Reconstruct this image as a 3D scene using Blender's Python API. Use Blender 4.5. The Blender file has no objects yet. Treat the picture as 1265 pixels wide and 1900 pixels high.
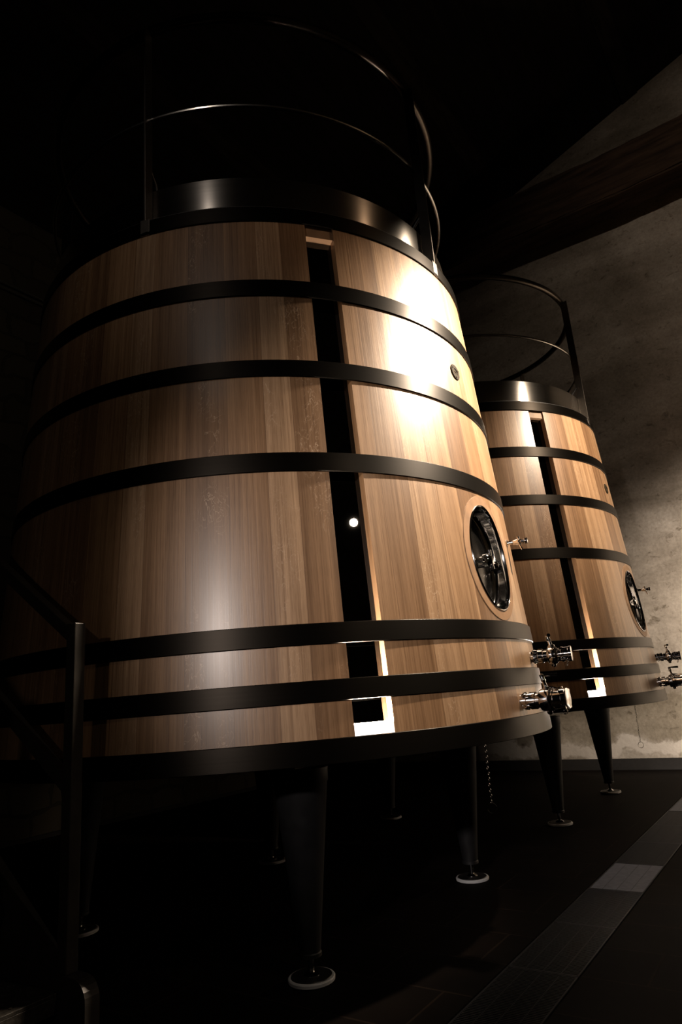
import bpy, bmesh, math, random
from mathutils import Vector, Matrix
random.seed(7)
C = bpy.context.scene.collection
PI = math.pi

# ------------------------------------------------------------------ tagging
def tag(o, label=None, cat=None, group=None, kind=None):
    if label: o['label'] = label
    if cat: o['category'] = cat
    if group: o['group'] = group
    if kind: o['kind'] = kind
    return o

def empty(name, loc, label=None, cat=None, group=None, rz=0.0):
    o = bpy.data.objects.new(name, None)
    o.empty_display_size = 0.1
    C.objects.link(o)
    o.location = loc
    o.rotation_euler = (0, 0, rz)
    return tag(o, label, cat, group)

def copy_tree(o, parent=None):
    n = o.copy()
    C.objects.link(n)
    n.parent = parent
    for ch in list(o.children):
        copy_tree(ch, n)
    return n

# ------------------------------------------------------------------ mesh helper
class MB:
    def __init__(self):
        self.bm = bmesh.new()
    def box(self, c, s, rot=None, bev=0.0):
        m = Matrix.Translation(c)
        if rot is not None: m = m @ rot
        m = m @ Matrix.Diagonal((s[0], s[1], s[2], 1))
        r = bmesh.ops.create_cube(self.bm, size=1.0, matrix=m)
        if bev:
            es = set()
            for v in r['verts']:
                es.update(v.link_edges)
            bmesh.ops.bevel(self.bm, geom=list(es), offset=bev, segments=2, profile=0.5, affect='EDGES')
        return self
    def lathe(self, prof, origin=(0, 0, 0), axis=(0, 0, 1), n=32, smooth=True, cap=True):
        ax = Vector(axis).normalized()
        t = Vector((0, 0, 1)) if abs(ax.z) < .9 else Vector((1, 0, 0))
        u = ax.cross(t).normalized(); v = ax.cross(u)
        o = Vector(origin)
        rings = []
        for (h, r) in prof:
            if r <= 1e-6:
                rings.append([self.bm.verts.new(o + ax * h)])
            else:
                rings.append([self.bm.verts.new(o + ax * h + (u * math.cos(2*PI*i/n) + v * math.sin(2*PI*i/n)) * r) for i in range(n)])
        for A, B in zip(rings[:-1], rings[1:]):
            for i in range(n):
                j = (i + 1) % n
                if len(A) == 1 and len(B) == 1: continue
                if len(A) == 1: f = (A[0], B[i], B[j])
                elif len(B) == 1: f = (A[i], A[j], B[0])
                else: f = (A[i], A[j], B[j], B[i])
                try:
                    fc = self.bm.faces.new(f); fc.smooth = smooth
                except ValueError: pass
        if cap:
            for R_ in (rings[0], rings[-1]):
                if len(R_) > 2:
                    try: self.bm.faces.new(R_)
                    except ValueError: pass
        return self
    def loop_lathe(self, prof, origin=(0, 0, 0), axis=(0, 0, 1), n=128, smooth=True):
        # closed profile (ring)
        ax = Vector(axis).normalized()
        t = Vector((0, 0, 1)) if abs(ax.z) < .9 else Vector((1, 0, 0))
        u = ax.cross(t).normalized(); v = ax.cross(u); o = Vector(origin)
        rings = [[self.bm.verts.new(o + ax*h + (u*math.cos(2*PI*i/n)+v*math.sin(2*PI*i/n))*r) for i in range(n)] for (h, r) in prof]
        m = len(rings)
        for k in range(m):
            A, B = rings[k], rings[(k+1) % m]
            for i in range(n):
                j = (i+1) % n
                f = self.bm.faces.new((A[i], A[j], B[j], B[i])); f.smooth = smooth
        return self
    def tube(self, pts, r, n=10, closed=False):
        pts = [Vector(p) for p in pts]
        m = len(pts); rings = []
        up = None
        for i, p in enumerate(pts):
            if closed: d = (pts[(i+1) % m] - pts[i-1])
            elif i == 0: d = pts[1] - pts[0]
            elif i == m-1: d = pts[-1] - pts[-2]
            else: d = (pts[i+1] - pts[i-1])
            d.normalize()
            if up is None:
                up = Vector((0, 0, 1)) if abs(d.z) < .9 else Vector((1, 0, 0))
            u = d.cross(up)
            if u.length < 1e-5: u = d.cross(Vector((0, 1, 0.1)))
            u.normalize(); v = u.cross(d).normalized(); up = v
            rr = r[i] if isinstance(r, (list, tuple)) else r
            rings.append([self.bm.verts.new(p + (u*math.cos(2*PI*k/n) + v*math.sin(2*PI*k/n))*rr) for k in range(n)])
        rng = range(m) if closed else range(m-1)
        for a in rng:
            A, B = rings[a], rings[(a+1) % m]
            for k in range(n):
                l = (k+1) % n
                f = self.bm.faces.new((A[k], A[l], B[l], B[k])); f.smooth = True
        if not closed:
            self.bm.faces.new(rings[0]); self.bm.faces.new(rings[-1])
        return self
    def prism(self, poly, vec):
        # poly: list of 3-D points, extruded by vec
        vec = Vector(vec)
        A = [self.bm.verts.new(p) for p in poly]
        B = [self.bm.verts.new(Vector(p) + vec) for p in poly]
        self.bm.faces.new(A); self.bm.faces.new(B)
        n = len(A)
        for i in range(n):
            j = (i+1) % n
            self.bm.faces.new((A[i], A[j], B[j], B[i]))
        return self
    def build(self, name, mat, parent=None, loc=(0, 0, 0)):
        bmesh.ops.recalc_face_normals(self.bm, faces=self.bm.faces)
        self.bm.normal_update()
        for e in self.bm.edges:
            if len(e.link_faces) == 2 and e.calc_face_angle(0) > .6: e.smooth = False
        me = bpy.data.meshes.new(name)
        self.bm.to_mesh(me); self.bm.free()
        me.materials.append(mat)
        o = bpy.data.objects.new(name, me)
        C.objects.link(o)
        o.location = loc
        if parent: o.parent = parent
        return o

# ------------------------------------------------------------------ materials
def newmat(name):
    m = bpy.data.materials.new(name); m.use_nodes = True
    nt = m.node_tree
    b = nt.nodes['Principled BSDF']
    return m, nt, b
def N(nt, t, **kw):
    n = nt.nodes.new(t)
    for k, v in kw.items(): setattr(n, k, v)
    return n
def setin(n, **kw):
    for k, v in kw.items(): n.inputs[k.replace('_', ' ')].default_value = v
def ramp(nt, stops):
    r = N(nt, 'ShaderNodeValToRGB')
    el = r.color_ramp.elements
    while len(el) > 1: el.remove(el[-1])
    el[0].position = stops[0][0]; el[0].color = (*stops[0][1], 1)
    for p, c in stops[1:]:
        e = el.new(p); e.color = (*c, 1)
    return r
def simple(name, col, rough=.5, metal=0.0, noise=0.0, scale=30., bump=0.0, **kw):
    m, nt, b = newmat(name)
    setin(b, Base_Color=(*col, 1), Roughness=rough, Metallic=metal)
    tc = N(nt, 'ShaderNodeTexCoord')
    nz = N(nt, 'ShaderNodeTexNoise'); setin(nz, Scale=scale, Detail=5.)
    nt.links.new(tc.outputs['Object'], nz.inputs['Vector'])
    if noise:
        lo = tuple(c*(1-noise) for c in col); hi = tuple(min(1, c*(1+noise)) for c in col)
        r = ramp(nt, [(.3, lo), (.7, hi)])
        nt.links.new(nz.outputs['Fac'], r.inputs['Fac']); nt.links.new(r.outputs['Color'], b.inputs['Base Color'])
    if bump:
        bp = N(nt, 'ShaderNodeBump'); setin(bp, Strength=bump, Distance=.01)
        nt.links.new(nz.outputs['Fac'], bp.inputs['Height']); nt.links.new(bp.outputs['Normal'], b.inputs['Normal'])
    for k, v in kw.items(): b.inputs[k.replace('_', ' ')].default_value = v
    return m
def emit(name, col, strength):
    m, nt, b = newmat(name)
    setin(b, Base_Color=(*col, 1), Emission_Color=(*col, 1), Emission_Strength=strength, Roughness=.4)
    return m

def oak():
    m, nt, b = newmat('oak_staves'); L = nt.links.new
    uv = N(nt, 'ShaderNodeUVMap'); uv.uv_map = 'stave'
    sp = N(nt, 'ShaderNodeSeparateXYZ'); L(uv.outputs['UV'], sp.inputs[0])
    fl = N(nt, 'ShaderNodeMath', operation='FLOOR'); L(sp.outputs['X'], fl.inputs[0])
    fr = N(nt, 'ShaderNodeMath', operation='FRACT'); L(sp.outputs['X'], fr.inputs[0])
    wn = N(nt, 'ShaderNodeTexWhiteNoise', noise_dimensions='1D'); L(fl.outputs[0], wn.inputs['W'])
    uvm = N(nt, 'ShaderNodeUVMap'); uvm.uv_map = 'metric'
    # long vertical grain
    mp = N(nt, 'ShaderNodeMapping'); setin(mp, Scale=(140., 1.6, 1.)); L(uvm.outputs['UV'], mp.inputs['Vector'])
    off = N(nt, 'ShaderNodeVectorMath', operation='MULTIPLY_ADD')
    cmb = N(nt, 'ShaderNodeCombineXYZ'); L(wn.outputs['Value'], cmb.inputs[0]); L(wn.outputs['Value'], cmb.inputs[1])
    L(cmb.outputs[0], off.inputs[0]); off.inputs[1].default_value = (37., 91., 0); L(mp.outputs['Vector'], off.inputs[2])
    g1 = N(nt, 'ShaderNodeTexNoise'); setin(g1, Scale=1., Detail=6., Roughness=.65, Distortion=.4); L(off.outputs[0], g1.inputs['Vector'])
    # broad bands inside a stave
    mp2 = N(nt, 'ShaderNodeMapping'); setin(mp2, Scale=(26., .5, 1.)); L(uvm.outputs['UV'], mp2.inputs['Vector'])
    g2 = N(nt, 'ShaderNodeTexNoise'); setin(g2, Scale=1., Detail=3., Distortion=.3); L(mp2.outputs['Vector'], g2.inputs['Vector'])
    # pores: very fine dashes
    mp3 = N(nt, 'ShaderNodeMapping'); setin(mp3, Scale=(520., 14., 1.)); L(uvm.outputs['UV'], mp3.inputs['Vector'])
    g3 = N(nt, 'ShaderNodeTexNoise'); setin(g3, Scale=1., Detail=2.); L(mp3.outputs['Vector'], g3.inputs['Vector'])
    base = ramp(nt, [(0., (.205, .114, .057)), (.3, (.29, .165, .081)), (.7, (.335, .197, .102)), (1., (.43, .275, .158))])
    L(wn.outputs['Value'], base.inputs['Fac'])
    r1 = ramp(nt, [(.28, (.60, .55, .50)), (.5, (.96, .96, .96)), (.72, (1.18, 1.19, 1.20))]); L(g1.outputs['Fac'], r1.inputs['Fac'])
    r2 = ramp(nt, [(.3, (.72, .68, .64)), (.7, (1.2, 1.21, 1.23))]); L(g2.outputs['Fac'], r2.inputs['Fac'])
    r3 = ramp(nt, [(.32, (.80, .78, .76)), (.5, (1., 1., 1.))]); L(g3.outputs['Fac'], r3.inputs['Fac'])
    def mul(a, b_):
        x = N(nt, 'ShaderNodeMix', data_type='RGBA', blend_type='MULTIPLY'); x.inputs[0].default_value = 1.
        L(a, x.inputs[6]); L(b_, x.inputs[7]); return x.outputs[2]
    col = mul(mul(mul(base.outputs['Color'], r1.outputs['Color']), r2.outputs['Color']), r3.outputs['Color'])
    # medullary ray flecks on part of the staves
    mp4 = N(nt, 'ShaderNodeMapping'); setin(mp4, Scale=(22., 9., 1.)); L(uvm.outputs['UV'], mp4.inputs['Vector'])
    vz = N(nt, 'ShaderNodeTexNoise'); setin(vz, Scale=1., Detail=3., Distortion=2.2); L(mp4.outputs['Vector'], vz.inputs['Vector'])
    ab = N(nt, 'ShaderNodeMath', operation='SUBTRACT'); L(vz.outputs['Fac'], ab.inputs[0]); ab.inputs[1].default_value = .5
    ab2 = N(nt, 'ShaderNodeMath', operation='ABSOLUTE'); L(ab.outputs[0], ab2.inputs[0])
    rf = ramp(nt, [(0., (1, 1, 1)), (.016, (0, 0, 0))]); L(ab2.outputs[0], rf.inputs['Fac'])
    mp5 = N(nt, 'ShaderNodeMapping'); setin(mp5, Scale=(9., 2.5, 1.)); L(uvm.outputs['UV'], mp5.inputs['Vector'])
    sel0 = N(nt, 'ShaderNodeTexNoise'); setin(sel0, Scale=1., Detail=1.); L(mp5.outputs['Vector'], sel0.inputs['Vector'])
    sel = ramp(nt, [(.5, (0, 0, 0)), (.62, (1, 1, 1))]); L(sel0.outputs['Fac'], sel.inputs['Fac'])
    wsel = ramp(nt, [(.30, (0, 0, 0)), (.35, (1, 1, 1))]); 
    sc = N(nt, 'ShaderNodeMath', operation='MULTIPLY'); L(wn.outputs['Value'], sc.inputs[0]); sc.inputs[1].default_value = 7.31
    sfr = N(nt, 'ShaderNodeMath', operation='FRACT'); L(sc.outputs[0], sfr.inputs[0]); L(sfr.outputs[0], wsel.inputs['Fac'])
    f1 = N(nt, 'ShaderNodeMath', operation='MULTIPLY'); L(rf.outputs['Color'], f1.inputs[0]); L(sel.outputs['Color'], f1.inputs[1])
    f2 = N(nt, 'ShaderNodeMath', operation='MULTIPLY'); L(f1.outputs[0], f2.inputs[0]); L(wsel.outputs['Color'], f2.inputs[1])
    f3 = N(nt, 'ShaderNodeMath', operation='MULTIPLY'); L(f2.outputs[0], f3.inputs[0]); f3.inputs[1].default_value = .75
    mf = N(nt, 'ShaderNodeMix', data_type='RGBA'); L(f3.outputs[0], mf.inputs[0]); L(col, mf.inputs[6]); mf.inputs[7].default_value = (.56, .40, .27, 1)
    # joints between staves
    e1 = N(nt, 'ShaderNodeMath', operation='SUBTRACT'); L(fr.outputs[0], e1.inputs[0]); e1.inputs[1].default_value = .5
    e2 = N(nt, 'ShaderNodeMath', operation='ABSOLUTE'); L(e1.outputs[0], e2.inputs[0])
    rj = ramp(nt, [(.0, (1, 1, 1)), (.489, (1, 1, 1)), (.497, (.55, .5, .46))]); L(e2.outputs[0], rj.inputs['Fac'])
    L(mul(mf.outputs[2], rj.outputs['Color']), b.inputs['Base Color'])
    rr = ramp(nt, [(.3, (.36,)*3), (.7, (.46,)*3)]); L(g1.outputs['Fac'], rr.inputs['Fac']); L(rr.outputs['Color'], b.inputs['Roughness'])
    setin(b, Coat_Weight=.55, Coat_Roughness=.30)
    bp = N(nt, 'ShaderNodeBump'); setin(bp, Strength=.12, Distance=.004); L(g1.outputs['Fac'], bp.inputs['Height']); L(bp.outputs['Normal'], b.inputs['Normal'])
    return m

def plaster():
    m, nt, b = newmat('old_plaster'); L = nt.links.new
    tc = N(nt, 'ShaderNodeTexCoord')
    def noise(scale, det=6, dist=0., mapping=(1, 1, 1), rough=.6):
        mp = N(nt, 'ShaderNodeMapping'); setin(mp, Scale=mapping); L(tc.outputs['Object'], mp.inputs['Vector'])
        n = N(nt, 'ShaderNodeTexNoise'); setin(n, Scale=scale, Detail=float(det), Distortion=dist, Roughness=rough); L(mp.outputs['Vector'], n.inputs['Vector']); return n.outputs['Fac']
    r = ramp(nt, [(.25, (.20, .168, .132)), (.5, (.33, .285, .236)), (.75, (.44, .39, .335))]); L(noise(1.1, 8), r.inputs['Fac'])
    shade_streak = ramp(nt, [(.35, (.62, .60, .57)), (.65, (1.12, 1.12, 1.12))]); L(noise(1., 5, .3, (.5, 1, 1.9)), shade_streak.inputs['Fac'])  # beam shadow and uneven light painted in as dark bands
    spots = ramp(nt, [(.30, (.45, .42, .38)), (.43, (1, 1, 1))]); L(noise(9., 8, .6, (1, 1, 1.5), .7), spots.inputs['Fac'])
    fine = ramp(nt, [(.3, (.8, .79, .78)), (.7, (1.1, 1.1, 1.1))]); L(noise(38., 6), fine.inputs['Fac'])
    def mul(a, b_):
        x = N(nt, 'ShaderNodeMix', data_type='RGBA', blend_type='MULTIPLY'); x.inputs[0].default_value = 1.
        L(a, x.inputs[6]); L(b_, x.inputs[7]); return x.outputs[2]
    c = mul(mul(mul(r.outputs['Color'], shade_streak.outputs['Color']), spots.outputs['Color']), fine.outputs['Color'])
    # damp grey-green stain zone and chalky repair near the floor
    sp = N(nt, 'ShaderNodeSeparateXYZ'); L(tc.outputs['Object'], sp.inputs[0])
    wob = N(nt, 'ShaderNodeMath', operation='MULTIPLY_ADD'); L(noise(3.2, 6), wob.inputs[0]); wob.inputs[1].default_value = .55; L(sp.outputs['Z'], wob.inputs[2])
    zone = ramp(nt, [(.40, (0, 0, 0)), (.44, (1, 1, 1)), (.555, (1, 1, 1)), (.58, (0, 0, 0))]); L(wob.outputs[0], zone.inputs['Fac'])
    mz = N(nt, 'ShaderNodeMix', data_type='RGBA'); zf = N(nt, 'ShaderNodeMath', operation='MULTIPLY'); L(zone.outputs['Color'], zf.inputs[0]); zf.inputs[1].default_value = .8
    L(zf.outputs[0], mz.inputs[0]); L(c, mz.inputs[6]); mz.inputs[7].default_value = (.52, .46, .40, 1)
    damp = ramp(nt, [(.58, (0, 0, 0)), (.62, (1, 1, 1)), (.95, (1, 1, 1)), (1., (.0, .0, .0))]); L(wob.outputs[0], damp.inputs['Fac'])
    df = N(nt, 'ShaderNodeMath', operation='MULTIPLY'); L(damp.outputs['Color'], df.inputs[0]); df.inputs[1].default_value = .5
    md = N(nt, 'ShaderNodeMix', data_type='RGBA', blend_type='MULTIPLY'); L(df.outputs[0], md.inputs[0]); L(mz.outputs[2], md.inputs[6]); md.inputs[7].default_value = (.55, .52, .42, 1)
    L(md.outputs[2], b.inputs['Base Color'])
    setin(b, Roughness=.95); b.inputs['Specular IOR Level'].default_value = .1
    bp = N(nt, 'ShaderNodeBump'); setin(bp, Strength=.35, Distance=.03); L(noise(6., 8), bp.inputs['Height']); L(bp.outputs['Normal'], b.inputs['Normal'])
    return m

def stone():
    m, nt, b = newmat('rubble_stone'); L = nt.links.new
    tc = N(nt, 'ShaderNodeTexCoord')
    mp = N(nt, 'ShaderNodeMapping'); setin(mp, Rotation=(PI/2, 0, PI/2)); L(tc.outputs['Object'], mp.inputs['Vector'])
    sp = N(nt, 'ShaderNodeSeparateXYZ'); L(tc.outputs['Object'], sp.inputs[0])
    cb = N(nt, 'ShaderNodeCombineXYZ'); L(sp.outputs['Y'], cb.inputs[0]); L(sp.outputs['Z'], cb.inputs[1])
    nz = N(nt, 'ShaderNodeTexNoise'); setin(nz, Scale=2.5, Detail=4.); L(tc.outputs['Object'], nz.inputs['Vector'])
    ad = N(nt, 'ShaderNodeMix', data_type='RGBA', blend_type='LINEAR_LIGHT'); ad.inputs[0].default_value = .16
    L(cb.outputs[0], ad.inputs[6]); L(nz.outputs['Color'], ad.inputs[7])
    br = N(nt, 'ShaderNodeTexBrick'); L(ad.outputs[2], br.inputs['Vector'])
    setin(br, Color1=(.085, .07, .048, 1), Color2=(.06, .05, .034, 1), Mortar=(.047, .04, .028, 1), Scale=1., Mortar_Size=.018, Brick_Width=.46, Row_Height=.24)
    L(br.outputs['Color'], b.inputs['Base Color']); setin(b, Roughness=.95)
    bp = N(nt, 'ShaderNodeBump'); setin(bp, Strength=.7, Distance=.03); bp.invert = True; L(br.outputs['Fac'], bp.inputs['Height']); L(bp.outputs['Normal'], b.inputs['Normal'])
    return m

def tiles():
    m, nt, b = newmat('dark_floor_tiles'); L = nt.links.new
    tc = N(nt, 'ShaderNodeTexCoord')
    br = N(nt, 'ShaderNodeTexBrick'); L(tc.outputs['Object'], br.inputs['Vector']); br.offset = .5
    setin(br, Color1=(.0055, .0036, .0028, 1), Color2=(.0040, .0028, .0023, 1), Mortar=(.014, .0095, .007, 1), Scale=1., Mortar_Size=.005, Mortar_Smooth=.2, Brick_Width=.6, Row_Height=.3)
    nz = N(nt, 'ShaderNodeTexNoise'); setin(nz, Scale=5., Detail=6.); L(tc.outputs['Object'], nz.inputs['Vector'])
    r = ramp(nt, [(.3, (.65, .65, .65)), (.7, (1.25, 1.2, 1.15))]); L(nz.outputs['Fac'], r.inputs['Fac'])
    x = N(nt, 'ShaderNodeMix', data_type='RGBA', blend_type='MULTIPLY'); x.inputs[0].default_value = 1.
    L(br.outputs['Color'], x.inputs[6]); L(r.outputs['Color'], x.inputs[7]); L(x.outputs[2], b.inputs['Base Color'])
    setin(b, Roughness=.7); b.inputs['Specular IOR Level'].default_value = .06
    bp = N(nt, 'ShaderNodeBump'); setin(bp, Strength=.3, Distance=.004); bp.invert = True; L(br.outputs['Fac'], bp.inputs['Height']); L(bp.outputs['Normal'], b.inputs['Normal'])
    return m

def timber(name, col, sx=(2., 14., 14.)):
    m, nt, b = newmat(name); L = nt.links.new
    tc = N(nt, 'ShaderNodeTexCoord'); mp = N(nt, 'ShaderNodeMapping'); setin(mp, Scale=sx); L(tc.outputs['Object'], mp.inputs['Vector'])
    nz = N(nt, 'ShaderNodeTexNoise'); setin(nz, Scale=1., Detail=8., Distortion=.6); L(mp.outputs['Vector'], nz.inputs['Vector'])
    r = ramp(nt, [(.3, tuple(c*.45 for c in col)), (.7, tuple(c*1.4 for c in col))]); L(nz.outputs['Fac'], r.inputs['Fac']); L(r.outputs['Color'], b.inputs['Base Color'])
    setin(b, Roughness=.9); b.inputs['Specular IOR Level'].default_value = .15
    bp = N(nt, 'ShaderNodeBump'); setin(bp, Strength=.6, Distance=.02); L(nz.outputs['Fac'], bp.inputs['Height']); L(bp.outputs['Normal'], b.inputs['Normal'])
    return m

def brushed(name, col, rough, an, rot=0.0):
    m, nt, b = newmat(name); L = nt.links.new
    setin(b, Base_Color=(*col, 1), Metallic=1., Roughness=rough, Anisotropic=an, Anisotropic_Rotation=rot)
    tg = N(nt, 'ShaderNodeTangent', direction_type='RADIAL', axis='Z'); L(tg.outputs[0], b.inputs['Tangent'])
    tc = N(nt, 'ShaderNodeTexCoord'); mp = N(nt, 'ShaderNodeMapping'); setin(mp, Scale=(1.5, 1.5, 160.)); L(tc.outputs['Object'], mp.inputs['Vector'])
    nz = N(nt, 'ShaderNodeTexNoise'); setin(nz, Scale=1., Detail=4.); L(mp.outputs['Vector'], nz.inputs['Vector'])
    r = ramp(nt, [(.3, tuple(c*.85 for c in col)), (.7, col)]); L(nz.outputs['Fac'], r.inputs['Fac']); L(r.outputs['Color'], b.inputs['Base Color'])
    return m

M = dict(
    oak=oak(), plaster=plaster(), stone=stone(), tiles=tiles(),
    oak_plain=simple('oak_block', (.27, .155, .082), .55, noise=.2, scale=14.),
    hoop=brushed('black_hoop_steel', (.0145, .0125, .0105), .40, .5, .25),
    black=simple('black_painted_steel', (.014, .0135, .0132), .45, noise=.25, scale=20.),
    blackleg=simple('black_leg_paint', (.014, .014, .0155), .5, noise=.25, scale=20.),
    collar=brushed('brushed_steel', (.50, .47, .43), .27, .99, .25),
    rail=simple('rail_steel', (.10, .085, .07), .3, metal=1., noise=.1),
    post=simple('rail_post_steel', (.20, .18, .16), .36, metal=1., noise=.1),
    ring=simple('rail_tube_steel', (.40, .38, .35), .24, metal=1., noise=.1),
    chrome=simple('polished_steel', (.70, .70, .71), .07, metal=1., noise=.08, scale=6.),
    door=simple('door_steel', (.10, .095, .09), .25, metal=1., noise=.1, scale=5.),
    glass=simple('black_glass', (0, 0, 0), .015),
    led=emit('lit_white_strip', (1., .93, .86), 2.5),
    led_top=emit('lit_strip_lens', (1., .84, .70), 2200.),
    pad=simple('pale_foot_plastic', (.86, .87, .89), .45),
    plug=simple('bronze_plug', (.022, .016, .008), .8, noise=.4, scale=70., Specular_IOR_Level=.15),
    beam=timber('old_beam_wood', (.055, .034, .022), (2., 14., 14.)),
    ceil=timber('ceiling_boards', (.012, .009, .007), (14., 2., 14.)),
    purlin=timber('purlin_wood', (.022, .016, .012), (14., 2., 14.)),
    stair=simple('stair_steel', (.040, .035, .030), .36, metal=.3, noise=.25, scale=16.),
    tread=simple('tread_plate', (.03, .026, .022), .45, metal=.3, noise=.4, scale=60., bump=.3),
    grate=simple('grate_steel', (.019, .0195, .022), .5, metal=.4, noise=.25, scale=30.),
    grate_f=simple('grate_frame_steel', (.036, .036, .040), .45, metal=.4, noise=.2),
    grate_b=simple('grate_steel_pale', (.22, .222, .24), .5, metal=.4, noise=.15, scale=30.),  # paler steel for the two bright grates
    channel=simple('channel_dark', (.008, .008, .008), .7),
    skirt=simple('dark_skirting', (.012, .0095, .008), .7, noise=.2),
    conduit=simple('grey_conduit', (.10, .095, .08), .5, metal=.3),
)

# ------------------------------------------------------------------ the vats
A_, B_, TH = 1.48647, .070823, .008
def rw(z): return A_ - TH - B_*z          # wood surface
def rh(z): return A_ - B_*z               # hoop surface
HO = [(3.1077, 3.188), (2.702, 2.7852), (2.3007, 2.3801), (1.8729, 1.9549), (1.1907, 1.2682), (.9887, 1.0642), (.781, .8643)]
ZB, ZT = .80, 3.186
SA = math.radians(-35.44)                # strip azimuth
def hw(z): return .08035 - .00389*z       # half-width of the window slot
DEP = .046
def pol(r, a, z): return (r*math.cos(a), r*math.sin(a), z)

def make_vat():
    root = empty('wooden_vat', (0, 0, 0))
    # staves
    bm = bmesh.new()
    uvs = bm.loops.layers.uv.new('stave'); uvm = bm.loops.layers.uv.new('metric')
    zs = [ZB + (ZT-ZB)*i/12 for i in range(13)]
    # seams read off the photograph near the front, irregular elsewhere (degrees from the aisle direction)
    front_l = [-44.06, -49.0, -55.5, -62.7]
    front_r = [-29.0, -23.2, -16.8, -10.4, -3.4, 3.2, 9.4]
    seams = list(front_r)
    a = seams[-1]
    while a < 360 - 62.7 - 7.5:
        a += random.uniform(4.2, 7.0); seams.append(a)
    seams += [360 + d for d in reversed(front_l)]
    # stave i spans seams[i-1]..seams[i]; first and last end on the slot edges (z dependent)
    ns = len(seams) + 1
    def edge_ang(i, z):
        d = math.asin(hw(z)/rw(z))
        if i == 0: return SA + d
        if i == ns: return SA + 2*PI - d
        return math.radians(seams[i-1])
    SUB = 3
    def addface(pts, uv1, uv2):
        vs = [bm.verts.new(p) for p in pts]
        f = bm.faces.new(vs); f.smooth = True
        for l, u1, u2 in zip(f.loops, uv1, uv2):
            l[uvs].uv = u1; l[uvm].uv = u2
    # the manhole: an oval hole through four staves
    PA0, PA1, K0, K1 = front_r.index(-16.8)+1, front_r.index(9.4)+1, 2, 6
    HX, HY, A0, zc = .172, .247, math.radians(-2.2), 1.562
    def in_patch(i, k): return PA0 <= i < PA1 and K0 <= k < K1
    def u_of(an, z):
        for i in range(PA0-1, PA1+1):
            e0, e1 = edge_ang(i, z), edge_ang(i+1, z)
            if e0 <= an <= e1: return i + .0005 + .999*(an-e0)/(e1-e0)
        return PA0
    nA, nR = 128, 14
    aa0, aa1, zz0, zz1 = math.radians(-16.8), math.radians(9.4), zs[K0], zs[K1]
    def patch_pt(j, q):
        t = 2*PI*j/nA + .01
        h, v = HX*math.cos(t), HY*math.sin(t)
        ei = (A0 + h/rw(zc+v), zc + v)
        dx, dz = math.cos(t)*.23, math.sin(t)*.40
        ka = ((aa1-A0) if dx > 0 else (A0-aa0))/abs(dx) if abs(dx) > 1e-9 else 1e9
        kz = ((zz1-zc) if dz > 0 else (zc-zz0))/abs(dz) if abs(dz) > 1e-9 else 1e9
        k = min(ka, kz)
        eo = (A0+dx*k, zc+dz*k)
        return (ei[0]+(eo[0]-ei[0])*q, ei[1]+(eo[1]-ei[1])*q)
    for j in range(nA):
        for m_ in range(nR):
            P = []; U1 = []; U2 = []
            for jj, qq in ((j, m_/nR), (j, (m_+1)/nR), (j+1, (m_+1)/nR), (j+1, m_/nR)):
                an, z = patch_pt(jj % nA, qq)
                P.append(pol(rw(z), an, z)); U1.append((u_of(an, z), z)); U2.append((an*1.25, z))
            addface(P, U1, U2)
    for (ca, cz) in ((aa0, zz0), (aa1, zz0), (aa1, zz1), (aa0, zz1)):      # corners between the rays
        def side(j): p = patch_pt(j % nA, 1); return (abs(p[0]-ca) < 1e-7, abs(p[1]-cz) < 1e-7)
        best = [(j, (j+1) % nA) for j in range(nA) if (side(j)[0] and side(j+1)[1]) or (side(j)[1] and side(j+1)[0])][0]
        P = []; U1 = []; U2 = []
        for an, z in (patch_pt(best[0], 1), (ca, cz), patch_pt(best[1], 1)):
            P.append(pol(rw(z), an, z)); U1.append((u_of(an, z), z)); U2.append((an*1.25, z))
        addface(P, U1, U2)
    for i in range(ns):
        for k in range(SUB):
            t0, t1 = k/SUB, (k+1)/SUB
            for kz_, (za, zb) in enumerate(zip(zs[:-1], zs[1:])):
                if in_patch(i, kz_): continue
                P = []; U1 = []; U2 = []
                for t, z in ((t0, za), (t1, za), (t1, zb), (t0, zb)):
                    a0, a1 = edge_ang(i, z), edge_ang(i+1, z)
                    an = a0 + (a1-a0)*t
                    P.append(pol(rw(z), an, z)); U1.append((i + .0005 + t*.999, z)); U2.append((an*1.25, z))
                addface(P, U1, U2)
    bmesh.ops.remove_doubles(bm, verts=bm.verts, dist=1e-4)
    # inner skin, top/bottom rims, slot cheeks
    for i in range(ns):
        for kz_, (za, zb) in enumerate(zip(zs[:-1], zs[1:])):
            if in_patch(i, kz_): continue
            P = []; U1 = []; U2 = []
            for t, z in ((0, za), (0, zb), (1, zb), (1, za)):
                an = edge_ang(i, z) + (edge_ang(i+1, z)-edge_ang(i, z))*t
                P.append(pol(rw(z)-.055, an, z)); U1.append((i+.0005+t*.999, z)); U2.append((an*1.25, z))
            addface(P, U1, U2)
        for z in (ZB, ZT):
            P = []; U1 = []; U2 = []
            for t, r in ((0, rw(z)), (1, rw(z)), (1, rw(z)-.055), (0, rw(z)-.055)):
                an = edge_ang(i, z) + (edge_ang(i+1, z)-edge_ang(i, z))*t
                P.append(pol(r, an, z)); U1.append((i+.0005+t*.999, z)); U2.append((an*1.25+r*.3, z))
            addface(P, U1, U2)
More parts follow.
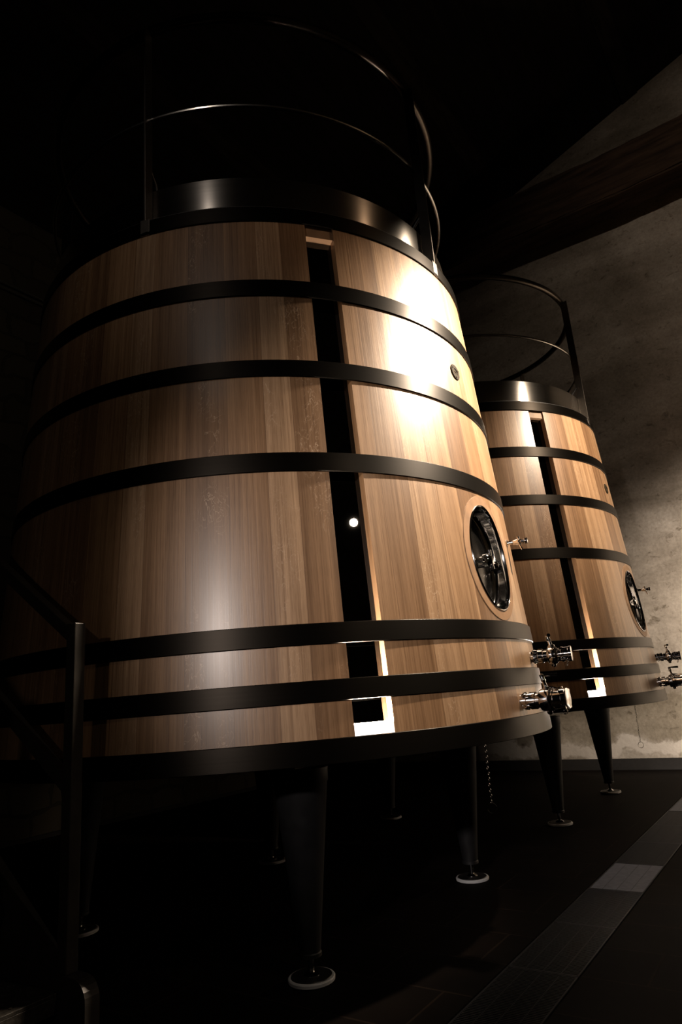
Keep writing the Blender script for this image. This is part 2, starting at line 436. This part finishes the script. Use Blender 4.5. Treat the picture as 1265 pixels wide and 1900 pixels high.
    for i in (0, ns):
        for za, zb in zip(zs[:-1], zs[1:]):
            P = []; U1 = []; U2 = []
            for z, dr in ((za, 0), (za, .055), (zb, .055), (zb, 0)):
                an = edge_ang(i, z)
                # cheeks run parallel to the slot's middle plane
                side = 1 if i == 0 else -1
                rr = rw(z)-dr
                an2 = SA + side*math.asin(hw(z)/rr)
                P.append(pol(rr, an2, z)); U1.append((i+.4+dr, z)); U2.append((an*1.25+dr, z))
            addface(P, U1, U2)
    me = bpy.data.meshes.new('stave_body'); bm.to_mesh(me); bm.free(); me.materials.append(M['oak'])
    o = bpy.data.objects.new('stave_body', me); C.objects.link(o); o.parent = root
    # heads
    mb = MB(); mb.lathe([(.835, .0), (.835, rw(.835)-.057), (.885, rw(.885)-.057), (.885, 0)], n=96, smooth=False, cap=False); mb.build('bottom_head', M['black'], root)
    mb = MB(); mb.lathe([(3.20, 1.195), (3.30, .9), (3.40, .35), (3.42, 0)], n=64, cap=False); mb.build('top_lid', M['door'], root)
    # hoops
    for (z0, z1) in HO:
        e = .002
        pr = [(z0, rw(z0)+.0006), (z0, rh(z0)-e), (z0+e, rh(z0+e)), (z1-e, rh(z1-e)), (z1, rh(z1)-e), (z1, rw(z1)+.0006)]
        MB().loop_lathe(pr, n=180).build('hoop', M['hoop'], root)
    # steel collar
    MB().loop_lathe([(3.17, 1.200), (3.395, 1.200), (3.398, 1.202), (3.395, 1.204), (3.17, 1.204)], n=180).build('steel_collar', M['collar'], root)
    # top ring closing the gap between collar and staves
    MB().loop_lathe([(3.165, 1.197), (3.192, 1.197), (3.192, rh(3.19)-.004), (3.1865, rh(3.19)-.004), (3.1865, 1.21), (3.165, 1.21)], n=120).build('top_ring', M['black'], root)
    # window slot: glass, wooden block on top, lit strip at the bottom
    rad = Vector((math.cos(SA), math.sin(SA), 0)); tan = Vector((-math.sin(SA), math.cos(SA), 0))
    def slot_quad(mb, z0, z1, d_front, d_back, inset=.0006):
        pts = []
        for d in (d_front, d_back):
            for z, s in ((z0, -1), (z0, 1), (z1, 1), (z1, -1)):
                r = rw(z)-d
                pts.append(mb.bm.verts.new(rad*math.sqrt(r*r-hw(z)**2) + tan*(s*(hw(z)-inset)) + Vector((0, 0, z))))
        f, bk = pts[:4], pts[4:]
        mb.bm.faces.new(f); mb.bm.faces.new(bk)
        for i in range(4):
            j = (i+1) % 4; mb.bm.faces.new((f[i], f[j], bk[j], bk[i]))
        return mb
    g = slot_quad(MB(), .903, 3.05, DEP, DEP+.006).build('window_glass', M['glass'], root); tag(g, 'glossy black glass of the narrow level window')
    slot_quad(MB(), 3.052, 3.17, .012, .052).build('window_block', M['oak_plain'], root)
    sb = slot_quad(MB(), .9026, .9045, .006, .050).build('strip_lens', M['led_top'], root); tag(sb, 'lit upper edge of the white strip')
    s_ = slot_quad(MB(), .858, .9025, .004, .053).build('light_strip', M['led'], root); tag(s_, 'bright white lit strip at the foot of the window')
    # guard rail: five posts, two rings
    for k in range(5):
        a = math.radians(-.4 + 72*k); rd = Vector((math.cos(a), math.sin(a), 0)); tn = Vector((-rd.y, rd.x, 0))
        mb = MB()
        R3 = Matrix.Rotation(a, 4, 'Z')
        mb.box(rd*1.236 + Vector((0, 0, 3.78)), (.060, .009, 1.18), R3, .0015)
        p = mb.build('rail_post', M['post'], root)
        mb = MB(); mb.box(rd*1.262 + Vector((0, 0, 3.15)), (.006, .046, .085), R3, .001)
        mb.box(rd*1.238 + Vector((0, 0, 3.193)), (.05, .046, .006), R3, .001); mb.build('post_bracket', M['post'], p)
        mb = MB(); mb.tube([rd*1.21 + Vector((0, 0, 3.50)), rd*1.17 + Vector((0, 0, 3.46)), rd*1.15 + Vector((0, 0, 3.40)), rd*1.15 + Vector((0, 0, 3.30))], .007, 8); mb.build('post_hook', M['black'], p)
    MB().loop_lathe([(3.81 + .011*math.sin(t), 1.2128 + .011*math.cos(t)) for t in [2*PI*i/10 for i in range(10)]], n=160).build('rail_ring', M['ring'], root)
    MB().loop_lathe([(4.372 + .027*math.sin(t), 1.212 + .027*math.cos(t)) for t in [2*PI*i/12 for i in range(12)]], n=160).build('rail_ring', M['rail'], root)
    # under frame and legs
    LR = .7095
    for sx in (-1, 1):
        MB().box((sx*LR, 0, .762), (.11, 1.62, .038), None, .004).build('bearer', M['black'], root)
        MB().box((0, sx*LR, .802), (1.62, .11, .040), None, .004).build('bearer', M['black'], root)
    for sx in (-1, 1):
        for sy in (-1, 1):
            l = MB().lathe([(.742, .112), (.690, .110), (.684, .106), (.098, .040), (.094, .043), (.082, .043), (.080, .0)], (sx*LR, sy*LR, 0), n=40)
            l = l.build('leg', M['blackleg'], root)
            MB().lathe([(.018, .011), (.082, .011)], (sx*LR, sy*LR, 0), n=16).lathe([(.018, .03), (.022, .03), (.032, .018)], (sx*LR, sy*LR, 0), n=24).build('levelling_rod', M['chrome'], l)
            pd = MB().lathe([(.0005, .080), (.003, .087), (.013, .088), (.0165, .085), (.0168, .077)], (sx*LR, sy*LR, 0), n=48).build('foot_pad', M['pad'], l); tag(pd, 'pale round foot pad')
            MB().lathe([(.0165, .078), (.0195, .076), (.0205, .03)], (sx*LR, sy*LR, 0), n=40).build('foot_plate', M['black'], l)
    # oval manhole door
    tl = math.atan(B_)
    nrm = Vector((math.cos(A0)*math.cos(tl), math.sin(A0)*math.cos(tl), math.sin(tl)))
    hx = Vector((-math.sin(A0), math.cos(A0), 0)); vy = nrm.cross(hx); vy = vy if vy.z > 0 else -vy
    oc = Vector(pol(rw(zc), A0, zc))
    def oval(mb, prof, n=96, cap=False):
        rings = []
        for (d, ax, ay) in prof:
            ring = []
            for i in range(n):
                t = 2*PI*i/n
                h = ax*math.cos(t); v = ay*math.sin(t)
                flat = max(0., min(1., (d+.03)/.03))        # hugs the curved wood at the lip, flat further in
                sag = -(h*h)/(2*rw(zc))*flat
                ring.append(mb.bm.verts.new(oc + hx*h + vy*v + nrm*(d+sag)))
            rings.append(ring)
        for P, Q in zip(rings[:-1], rings[1:]):
            for i in range(n):
                j = (i+1) % n; f = mb.bm.faces.new((P[i], P[j], Q[j], Q[i])); f.smooth = True
        if cap: mb.bm.faces.new(rings[-1])
        return mb
    oval(MB(), [(-.006, HX+.048, HY+.048), (.0032, HX+.044, HY+.044), (.0032, HX+.003, HY+.003), (-.006, HX+.002, HY+.002)]).build('door_surround', M['oak_plain'], root)
    dr = oval(MB(), [(.002, HX+.003, HY+.003), (.0075, HX+.001, HY+.001), (.0085, HX-.002, HY-.002), (.006, HX-.005, HY-.005), (-.004, HX-.008, HY-.008), (-.020, HX-.010, HY-.010), (-.046, HX-.012, HY-.012), (-.060, HX-.016, HY-.016), (-.068, HX-.024, HY-.024), (-.071, HX-.034, HY-.034)])
    dr = dr.build('manhole_door', M['chrome'], root); tag(dr, 'polished steel frame of the oval manhole')
    oval(MB(), [(-.0715, HX-.033, HY-.033), (-.070, HX-.045, HY-.045), (-.064, HX-.075, HY-.085), (-.058, .02, .03)], cap=True).build('door_plate', M['door'], dr)
    # cross bar, hub and hand knob
    yb = -.012
    MB().tube([oc + vy*yb + hx*s*(HX-.012) + nrm*(-.040 + .016*(1-abs(s))) for s in [-1+.1*i for i in range(21)]], .010, 10).build('door_bar', M['chrome'], dr)
    mb = MB(); mb.lathe([(-.062, .026), (-.035, .026), (-.030, .034), (-.012, .034), (-.006, .024), (.006, .018), (.010, .0)], oc + vy*yb, nrm, 28)
    mb.build('door_hub', M['chrome'], dr)
    for s in (-1, 1):
        MB().lathe([(-.066, .026), (-.034, .024), (-.026, .016), (-.022, 0)], oc + vy*yb + hx*s*(HX-.045), nrm, 20).build('bar_end', M['chrome'], dr)
    MB().tube([oc + vy*yb + nrm*-.002 + vy*s*.045 for s in (-1, -.5, 0, .5, 1)], [.009, .007, .009, .007, .009], 10).build('door_knob', M['chrome'], dr)
    # bung plug
    pa = math.radians(-.9); zp = 2.528; pc = Vector(pol(rw(zp), pa, zp)); pn = Vector((math.cos(pa)*math.cos(tl), math.sin(pa)*math.cos(tl), math.sin(tl)))
    mb = MB(); mb.lathe([(-.004, .043), (.003, .043), (.006, .040), (.006, .020), (.003, .018), (.003, .007), (-.002, .006), (-.002, 0)], pc, pn, 32)
    for k in range(3):
        t = 2*PI*k/3+.4; hxp = Vector((-pn.y, pn.x, 0)).normalized(); vyp = pn.cross(hxp)
        mb.lathe([(.005, .004), (.009, .0035), (.009, 0)], pc + (hxp*math.cos(t)+vyp*math.sin(t))*.031, pn, 10)
    pl = mb.build('bung_plug', M['plug'], root)
    # sample tap
    ta = math.radians(11); zt = 1.675; td = Vector((math.cos(ta), math.sin(ta), 0)); tp = Vector(pol(rw(zt), ta, zt)); tt = Vector((-td.y, td.x, 0))
    mb = MB(); mb.lathe([(-.005, .018), (.004, .018), (.005, .010), (.030, .0085), (.034, .012), (.046, .013), (.052, .016), (.068, .016), (.072, .011), (.088, .011), (.090, .0145), (.103, .0145), (.105, .008), (.106, 0)], tp, td, 24)
    mb.tube([tp + td*.06 + Vector((0, 0, .008)), tp + td*.06 + Vector((0, 0, .026))], .006, 10)
    tap = mb.build('sample_tap', M['chrome'], root)
    mb = MB(); mb.tube([tp + td*.062 + Vector((0, 0, -.006)) - tt*.012, tp + td*.068 + Vector((0, 0, -.026)) - tt*.018, tp + td*.075 + Vector((0, 0, -.045)) - tt*.022], [.0045, .004, .005], 8); mb.build('tap_lever', M['chrome'], tap)
    # two drain valves
    def valve(az, z, prof, body_x, body_r, lever_dir, stem_h, extra):
        va = math.radians(az); d = Vector((math.cos(va), math.sin(va), 0)); t = Vector((-d.y, d.x, 0)); p = Vector(pol(rw(z)-.01, va, z)); Z = Vector((0, 0, 1))
        mb = MB(); mb.lathe(prof, p, d, 36)
        # screws of the union nuts
        for nx in extra:
            for k in range(4):
                tt_ = PI/4 + k*PI/2
                q = p + d*nx[0] + (t*math.cos(tt_) + Z*math.sin(tt_))*nx[1]
                mb.lathe([(-.011, .0075), (.011, .0075)], q, d, 10)
        # lower screw below the body
        mb.lathe([(0, .012), (.008, .012), (.014, .008), (.016, 0)], p + d*body_x - Z*(body_r-.002), (0, 0, -1), 14)
        v = mb.build('drain_valve', M['chrome'], root)
        mb = MB()
        b0 = p + d*body_x + Z*(body_r-.004)
        mb.lathe([(0, .016), (.008, .016), (.012, .009), (stem_h*.5, .0075), (stem_h*.6, .011), (stem_h*.75, .0085), (stem_h, .010), (stem_h+.006, 0)], b0, (-d*.22 + Z), 16)
        mb.build('valve_stem', M['chrome'], v)
        top = b0 + (Z - d*.22).normalized()*stem_h*.97
        ld = (d*lever_dir[0] + t*lever_dir[1]).normalized()
        mb = MB(); mb.tube([top, top + ld*.02, top + ld*.065], [.006, .0065, .0085], 10); mb.build('valve_handle', M['chrome'], v)
        return v, p, d, t
    v1, p1, d1, t1 = valve(10., 1.112, [(-.005, .026), (.022, .026), (.024, .033), (.032, .033), (.034, .028), (.044, .028), (.046, .033), (.066, .033), (.070, .028), (.086, .028), (.092, .038), (.098, .041), (.124, .041), (.130, .036), (.136, .030), (.150, .030), (.152, .035), (.160, .035), (.162, .032), (.182, .032), (.184, .035), (.196, .035), (.198, .030), (.199, 0)], .110, .041, (.25, -1.), .055, [(.034, .031), (.158, .031)])
    v2, p2, d2, t2 = valve(-1.4, .922, [(-.005, .030), (.020, .030), (.022, .037), (.034, .037), (.037, .031), (.046, .031), (.048, .036), (.072, .036), (.076, .031), (.090, .031), (.096, .044), (.102, .047), (.140, .047), (.146, .042), (.152, .042), (.154, .039), (.186, .039), (.188, .043), (.206, .043), (.208, .036), (.209, 0)], .122, .047, (.85, .5), .062, [(.028, .033), (.052, .031), (.194, .044)])
    # slanting clamp arm over the lower valve and the small retaining chain of its cap
    Z = Vector((0, 0, 1))
    mb = MB(); mb.tube([p2 + d2*.120 + Z*.056, p2 + d2*.140 + Z*.050, p2 + d2*.168 + Z*.044, p2 + d2*.190 + Z*.047], .004, 8); mb.build('clamp_arm', M['chrome'], v2)
    for (p, d, t, x, r) in ((p2, d2, t2, .198, .045), (p1, d1, t1, .178, .030)):
        vv = v2 if p is p2 else v1
        mb = MB(); n = 12
        pts = [p + d*(x - .004*math.sin(PI*i/n)*3) - t*(r*math.cos(PI*i/n)*.7) - Z*(r*.6 + .034*math.sin(PI*i/n)) for i in range(n+1)]
        for i, q in enumerate(pts[:-1]):
            dd = (pts[i+1]-q); c0 = q + dd*.5
            u = dd.normalized(); w = (d if i % 2 else t); w = (w - u*w.dot(u)).normalized()
            L_ = dd.length*.62
            mb.tube([c0 + u*L_*math.cos(2*PI*k/8) + w*.0038*math.sin(2*PI*k/8) for k in range(8)], .0012, 5, closed=True)
        mb.build('cap_chain', M['chrome'], vv)
    return root

vat = make_vat()
tag(vat, 'large near tapered oak vat filling the left and centre, closest to the stair', 'vat', 'oak fermentation vats in a row')
vat2 = copy_tree(vat)
vat2.location = (0, 2.9204, 0)
tag(vat2, 'farther tapered oak vat at the right, standing before the plaster wall', 'vat', 'oak fermentation vats in a row')

# ------------------------------------------------------------------ pull chains below the vats
def make_chain(loc, ztop, zring):
    root = empty('pull_chain', loc)
    mb = MB(); n = 26
    ln = (ztop-zring)/n
    for i in range(n):
        zc = ztop - (i+.5)*ln
        w = Vector((1, 0, 0)) if i % 2 else Vector((0, 1, 0))
        sway = .004*math.sin(i*.9)
        c0 = Vector((sway*.4 - .012*i/n, .01*i/n + sway*.3, zc)); u = Vector((0, 0, 1))
        mb.tube([c0 + u*ln*.66*math.cos(2*PI*k/10) + w*.0042*math.sin(2*PI*k/10) for k in range(10)], .0013, 6, closed=True)
    mb.build('chain_links', M['chrome'], root)
    mb = MB(); R = .0235
    dv = Vector((.77, .64, 0)).normalized(); cc = Vector((-.012, .010, zring-R))
    mb.tube([cc + dv*R*math.cos(2*PI*k/28) + Vector((0, 0, 1))*R*math.sin(2*PI*k/28) for k in range(28)], .0019, 8, closed=True)
    mb.build('ring', M['chrome'], root)
    return root
ch = make_chain((1.012, .420, 0), .778, .434)
tag(ch, 'thin steel chain with a round ring hanging under the near vat', 'chain', 'chains hanging under the vats')
ch2 = copy_tree(ch); ch2.location = (1.085, 3.45, 0)
tag(ch2, 'thin steel chain with ring hanging under the farther vat before the wall', 'chain', 'chains hanging under the vats')

# ------------------------------------------------------------------ steel stair at the left
def make_stair():
    root = empty('metal_stair', (.40, -1.85, 0))
    X0, Y0 = .40, -1.85
    def L3(x, y, z): return Vector((x-X0, y-Y0, z))
    YR, YL = -1.52, -2.22
    NT, RUN, RISE = 6, .32, .21
    sl = RISE/RUN
    # stringers with a rounded nose
    for y in (YR, YL):
        prof = []
        prof.append((.530, 0.0))
        for k in range(7):
            t = PI/2*k/6
            prof.append((.47 + .06*math.cos(t), .19 + .06*math.sin(t)))
        xe = .40 - RUN*NT
        prof += [(.40, .25), (xe, .25 + (.40-xe)*sl), (xe, (.40-xe)*sl - .02), (.36, 0.0)]
        MB().prism([L3(x, y-.025, z) for x, z in prof], (0, .05, 0)).build('stringer', M['stair'], root)
    for k in range(NT):
        xn = .395 - RUN*k; zt = .205 + RISE*k
        mb = MB(); mb.box(L3(xn-.15, (YR+YL)/2, zt-.006), (.30, YR-YL-.054, .012), None, .002)
        mb.box(L3(xn-.006, (YR+YL)/2, zt-.034), (.012, YR-YL-.054, .046), None, .002)
        for i in range(5):
            for j in range(13):
                mb.box(L3(xn-.03-.055*i, YR-.06-.048*j, zt+.001), (.026, .007, .003), Matrix.Rotation(PI/4 if (i+j) % 2 else -PI/4, 4, 'Z'))
        mb.build('tread', M['tread'], root)
    xt = .40 - RUN*NT
    for y in (YR, YL):
        # foot post, top post
        MB().box(L3(.402, y, .785), (.050, .042, 1.07), None, .003).build('stair_post', M['stair'], root)
        zt = RISE*NT
        MB().box(L3(xt+.02, y, (zt+1.32)/2 + .6), (.050, .042, zt+1.32-1.2), None, .003).build('stair_post', M['stair'], root)
        for (zz, nm) in ((1.283, 'handrail'), (.788, 'lower_rail')):
            a = L3(.385, y, zz); b = L3(xt+.03, y, zz + sl*(.385-xt-.03))
            d = b-a; ang = math.atan2(d.z, -d.x)
            rot = Matrix.Rotation(ang, 4, 'Y')
            MB().box((a+b)/2, (d.length, .035, .045), rot, .003).build(nm, M['stair'], root)
    # landing on two legs
    mb = MB(); mb.box(L3(xt-.36, (YR+YL)/2, RISE*NT+.205-.03), (.72, YR-YL+.05, .05), None, .004); mb.build('landing', M['tread'], root)
    for y in (YR, YL):
        MB().box(L3(xt-.66, y, (RISE*NT+.15)/2), (.05, .05, RISE*NT+.15), None, .003).build('landing_leg', M['stair'], root)
    return root
st = make_stair()
tag(st, 'dark steel stair with square post and sloping rails beside the near vat', 'stair')

# ------------------------------------------------------------------ floor drain grates
GX0, GX1 = 1.312, 1.578
def make_grate(mat, fmat):
    root = empty('drain_grate', (0, 0, 0))
    w = GX1-GX0-.006; ln = .521
    mb = MB(); t = .006
    for s in (-1, 1):
        mb.box((s*(w/2-t/2), 0, -.010), (t, ln, .020))
        mb.box((0, s*(ln/2-t/2), -.010), (w-2*t, t, .020))
    for k in (-1, 0, 1):
        mb.box((k*w/4, 0, -.012), (.005, ln-2*t, .020))
    mb.build('frame', fmat, root)
    mb = MB(); nb = 46
    for i in range(nb):
        y = -ln/2 + t + (ln-2*t)*(i+.5)/nb
        mb.box((0, y, -.006), (w-2*t, .0062, .009))
    mb.build('grate_bars', mat, root)
    return root
GL = ['dark slotted drain grate cut off by the bottom edge, nearest the camera',
      'dark slotted drain grate just beyond the one at the bottom edge',
      'dark slotted drain grate directly in front of the bright grate',
      'pale grey bright drain grate, the light patch in the floor channel',
      'dark drain grate directly behind the bright grate',
      'second dark drain grate beyond the bright grate',
      'third dark drain grate beyond the bright grate, farther up the aisle',
      'pale drain grate at the right edge, farther than the bright one',
      'dark drain grate past the far pale one, at the right edge']
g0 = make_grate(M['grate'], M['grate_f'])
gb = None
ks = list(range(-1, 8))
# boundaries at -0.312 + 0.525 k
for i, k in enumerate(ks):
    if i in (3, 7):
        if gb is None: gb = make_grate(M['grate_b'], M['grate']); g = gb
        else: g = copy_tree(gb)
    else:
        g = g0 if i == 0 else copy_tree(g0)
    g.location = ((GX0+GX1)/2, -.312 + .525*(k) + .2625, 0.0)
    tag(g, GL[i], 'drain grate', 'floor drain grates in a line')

# ------------------------------------------------------------------ the room
YB, XL, XR, YF = 5.20, -3.50, 6.60, -7.0
def zroof(x): return 7.587 + .347*(x-.446) if x < 4.0 else 7.587 + .347*(4.0-.446) - .347*(x-4.0)
def sq(mb, x0, x1, y0, y1, z0, z1): mb.box(((x0+x1)/2, (y0+y1)/2, (z0+z1)/2), (x1-x0, y1-y0, z1-z0)); return mb
mb = MB(); sq(mb, XL-.3, GX0-.004, YF, YB+.3, -.12, 0); sq(mb, GX1+.004, XR+.3, YF, YB+.3, -.12, 0)
sq(mb, GX0-.004, GX1+.004, YF, -.312-.525-.004, -.12, 0); sq(mb, GX0-.004, GX1+.004, -.312+.525*8+.004, YB+.3, -.12, 0)
tag(mb.build('floor', M['tiles']), kind='structure')
mb = MB(); sq(mb, GX0-.004, GX1+.004, -.85, 3.90, -.12, -.10)
tag(mb.build('floor_channel', M['channel']), kind='structure')
mb = MB(); mb.prism([(XL-.3, YB, 0), (XR+.3, YB, 0), (XR+.3, YB, zroof(XR+.3)), (4.0, YB, zroof(4.0)), (XL-.3, YB, zroof(XL-.3))], (0, .3, 0))
tag(mb.build('wall_back', M['plaster']), kind='structure')
mb = MB(); sq(mb, XL-.3, XL, YF, YB, 0, zroof(XL)); tag(mb.build('wall_left', M['stone']), kind='structure')
mb = MB(); sq(mb, XR, XR+.3, YF, YB, 0, zroof(XR)); tag(mb.build('wall_right', M['stone']), kind='structure')
mb = MB(); mb.prism([(XL-.3, YF, zroof(XL-.3)), (4.0, YF, zroof(4.0)), (XR+.3, YF, zroof(XR+.3)), (XR+.3, YF, zroof(XR+.3)+.2), (4.0, YF, zroof(4.0)+.2), (XL-.3, YF, zroof(XL-.3)+.2)], (0, YB+.3-YF, 0))
tag(mb.build('ceiling', M['ceil']), kind='structure')
mb = MB(); sq(mb, XL, XR, YB-.03, YB, 0, .114); tag(mb.build('baseboard_back', M['skirt']), kind='structure')
mb = MB(); sq(mb, XL, XL+.03, YF, YB-.03, 0, .035); tag(mb.build('baseboard_left', M['skirt']), kind='structure')
# tie beam, rough hewn
mb = MB(); mb.box(((XL+XR)/2, 4.75, 6.725), (XR-XL, .40, .61))
bmesh.ops.subdivide_edges(mb.bm, edges=[e for e in mb.bm.edges if abs(e.verts[0].co.x-e.verts[1].co.x) > 1], cuts=60)
bmesh.ops.bevel(mb.bm, geom=[e for e in mb.bm.edges if abs(e.verts[0].co.x-e.verts[1].co.x) > .01], offset=.02, segments=2, affect='EDGES')
for v in mb.bm.verts:
    if abs(v.co.x-XL) > .05 and abs(v.co.x-XR) > .05:
        v.co.z += .018*math.sin(v.co.x*2.1+1) + random.uniform(-.008, .008); v.co.y += random.uniform(-.008, .008)
tag(mb.build('ceiling_beam', M['beam']), kind='structure')
# purlins carrying the roof boards
mb = MB()
for i, x in enumerate((-1.6, .2, 2.0)):
    rt = Matrix.Rotation(-math.atan(.347), 4, 'Y')
    tag(MB().box((x, (YF+YB)/2, zroof(x)), (.20, YB-YF, .03), rt).build('ceiling_purlin', M['purlin']), kind='structure')
mb.bm.free()
# conduits on the stone wall
mb = MB()
cd = empty('wall_conduit', (XL, 0, 5.285))
for dz in (-.03, .03):
    MB().tube([(.035, YF+.2, dz), (.035, -1, dz), (.035, YB-.05, dz)], .018, 10).build('pipe', M['conduit'], cd)
mb.bm.free()
for y in (-2.5, -.9, .7, 2.3, 3.9):
    MB().box((.018, y, 0), (.036, .03, .11), None, .003).build('pipe_clip', M['black'], cd)
tag(cd, 'pair of thin conduit pipes running along the dark stone wall', 'conduit')

# ------------------------------------------------------------------ lights
def spot(name, loc, target, watts, col, size_deg, blend, radius):
    l = bpy.data.lights.new(name, 'SPOT'); l.energy = watts; l.color = col
    l.spot_size = math.radians(size_deg); l.spot_blend = blend; l.shadow_soft_size = radius
    o = bpy.data.objects.new(name, l); C.objects.link(o)
    o.location = loc
    d = Vector(target)-Vector(loc); o.rotation_euler = d.to_track_quat('-Z', 'Y').to_euler()
    return o
WARM = (1., .81, .61)
spot('aisle_spot_and_fill', (2.68, .92, 3.85), (1.30, .24, 2.52), 1700, WARM, 55, 1., .06)
spot('aisle_spot_and_fill', (2.90, 2.05, 3.95), (1.0, 2.75, 2.5), 640, WARM, 58, 1., .06)
spot('aisle_spot_and_fill', (3.345, -1.255, 2.60), (.9, -.9, 1.3), 20, WARM, 60, 1., .030)
spot('aisle_spot_and_fill', (3.40, -.12, 3.90), (1.0, -.6, 3.3), 26, (1., .62, .36), 30, 1., .05)
spot('aisle_spot_and_fill', (2.05, -4.94, 2.15), (1.47, -.8, 1.48), 470, (1., .87, .79), 36.5, 1., .07)
spot('aisle_spot_and_fill', (2.05, -5.00, 4.7), (.72, -1.0, 3.25), 64, (1., .87, .77), 28, 1., .06)  # added fill, lifts the collar, lower rail and upper staves
spot('aisle_spot_and_fill', (2.05, -5.10, 2.2), (.2, -1.0, 1.5), 13, (1., .84, .70), 64, 1., .07)  # added weak broad fill for the left side of the near vat
spot('wall_spot', (5.0, 1.9, 2.2), (3.4, 5.2, 1.25), 3900, (1., .875, .74), 71, 1., .08)
spot('wall_spot', (5.4, -1.5, 6.3), (3.4, 5.2, 5.2), 300, (1., .84, .68), 60, 1., .1)
spot('stone_wall_fill', (-1.6, -4.0, 4.6), (-3.5, .4, 4.6), 24, (1., .85, .62), 70, 1., .1)  # unseen fill added to lift the dark upper stone wall

w = bpy.data.worlds.new('room_dark'); bpy.context.scene.world = w; w.use_nodes = True
w.node_tree.nodes['Background'].inputs[0].default_value = (.004, .0038, .0035, 1)
w.node_tree.nodes['Background'].inputs[1].default_value = .3

# ------------------------------------------------------------------ camera (fitted to the photograph)
F_PX, PITCH, ROLL = 1249.7667, math.radians(15.3256), math.radians(-4.6283)
cam = bpy.data.cameras.new('camera'); co = bpy.data.objects.new('camera', cam); C.objects.link(co)
cam.sensor_fit = 'VERTICAL'; cam.sensor_height = 36.; cam.lens = F_PX/1900*36.; cam.clip_start = .05; cam.clip_end = 60
Nv = Vector((.82900, -.55925)); Dv = Vector((.55925, .82900))
def row(v): p = Vector((v[0], v[1])); return Vector((p.dot(Nv), p.dot(Dv), v[2]))
cp, sp = math.cos(PITCH), math.sin(PITCH)
r = Vector((1, 0, 0)); u = Vector((0, -sp, cp)); fw = Vector((0, cp, sp))
c_, s_ = math.cos(ROLL), math.sin(ROLL)
R_ = row(c_*r + s_*u); U_ = row(-s_*r + c_*u); F_ = row(fw)
mt = Matrix((R_, U_, -F_)).transposed().to_4x4()
pos = row((.43853, -3.8433, 0)); mt.translation = (pos.x, pos.y, 1.0)
co.matrix_world = mt
sc = bpy.context.scene; sc.camera = co
vs = sc.view_settings
sc.display_settings.display_device = 'sRGB'
vs.view_transform = 'Standard'; vs.look = 'None'; vs.exposure = 0.0; vs.gamma = 1.0; vs.use_curve_mapping = False
sc.cycles.use_denoising = True
sc.cycles.max_bounces = 8
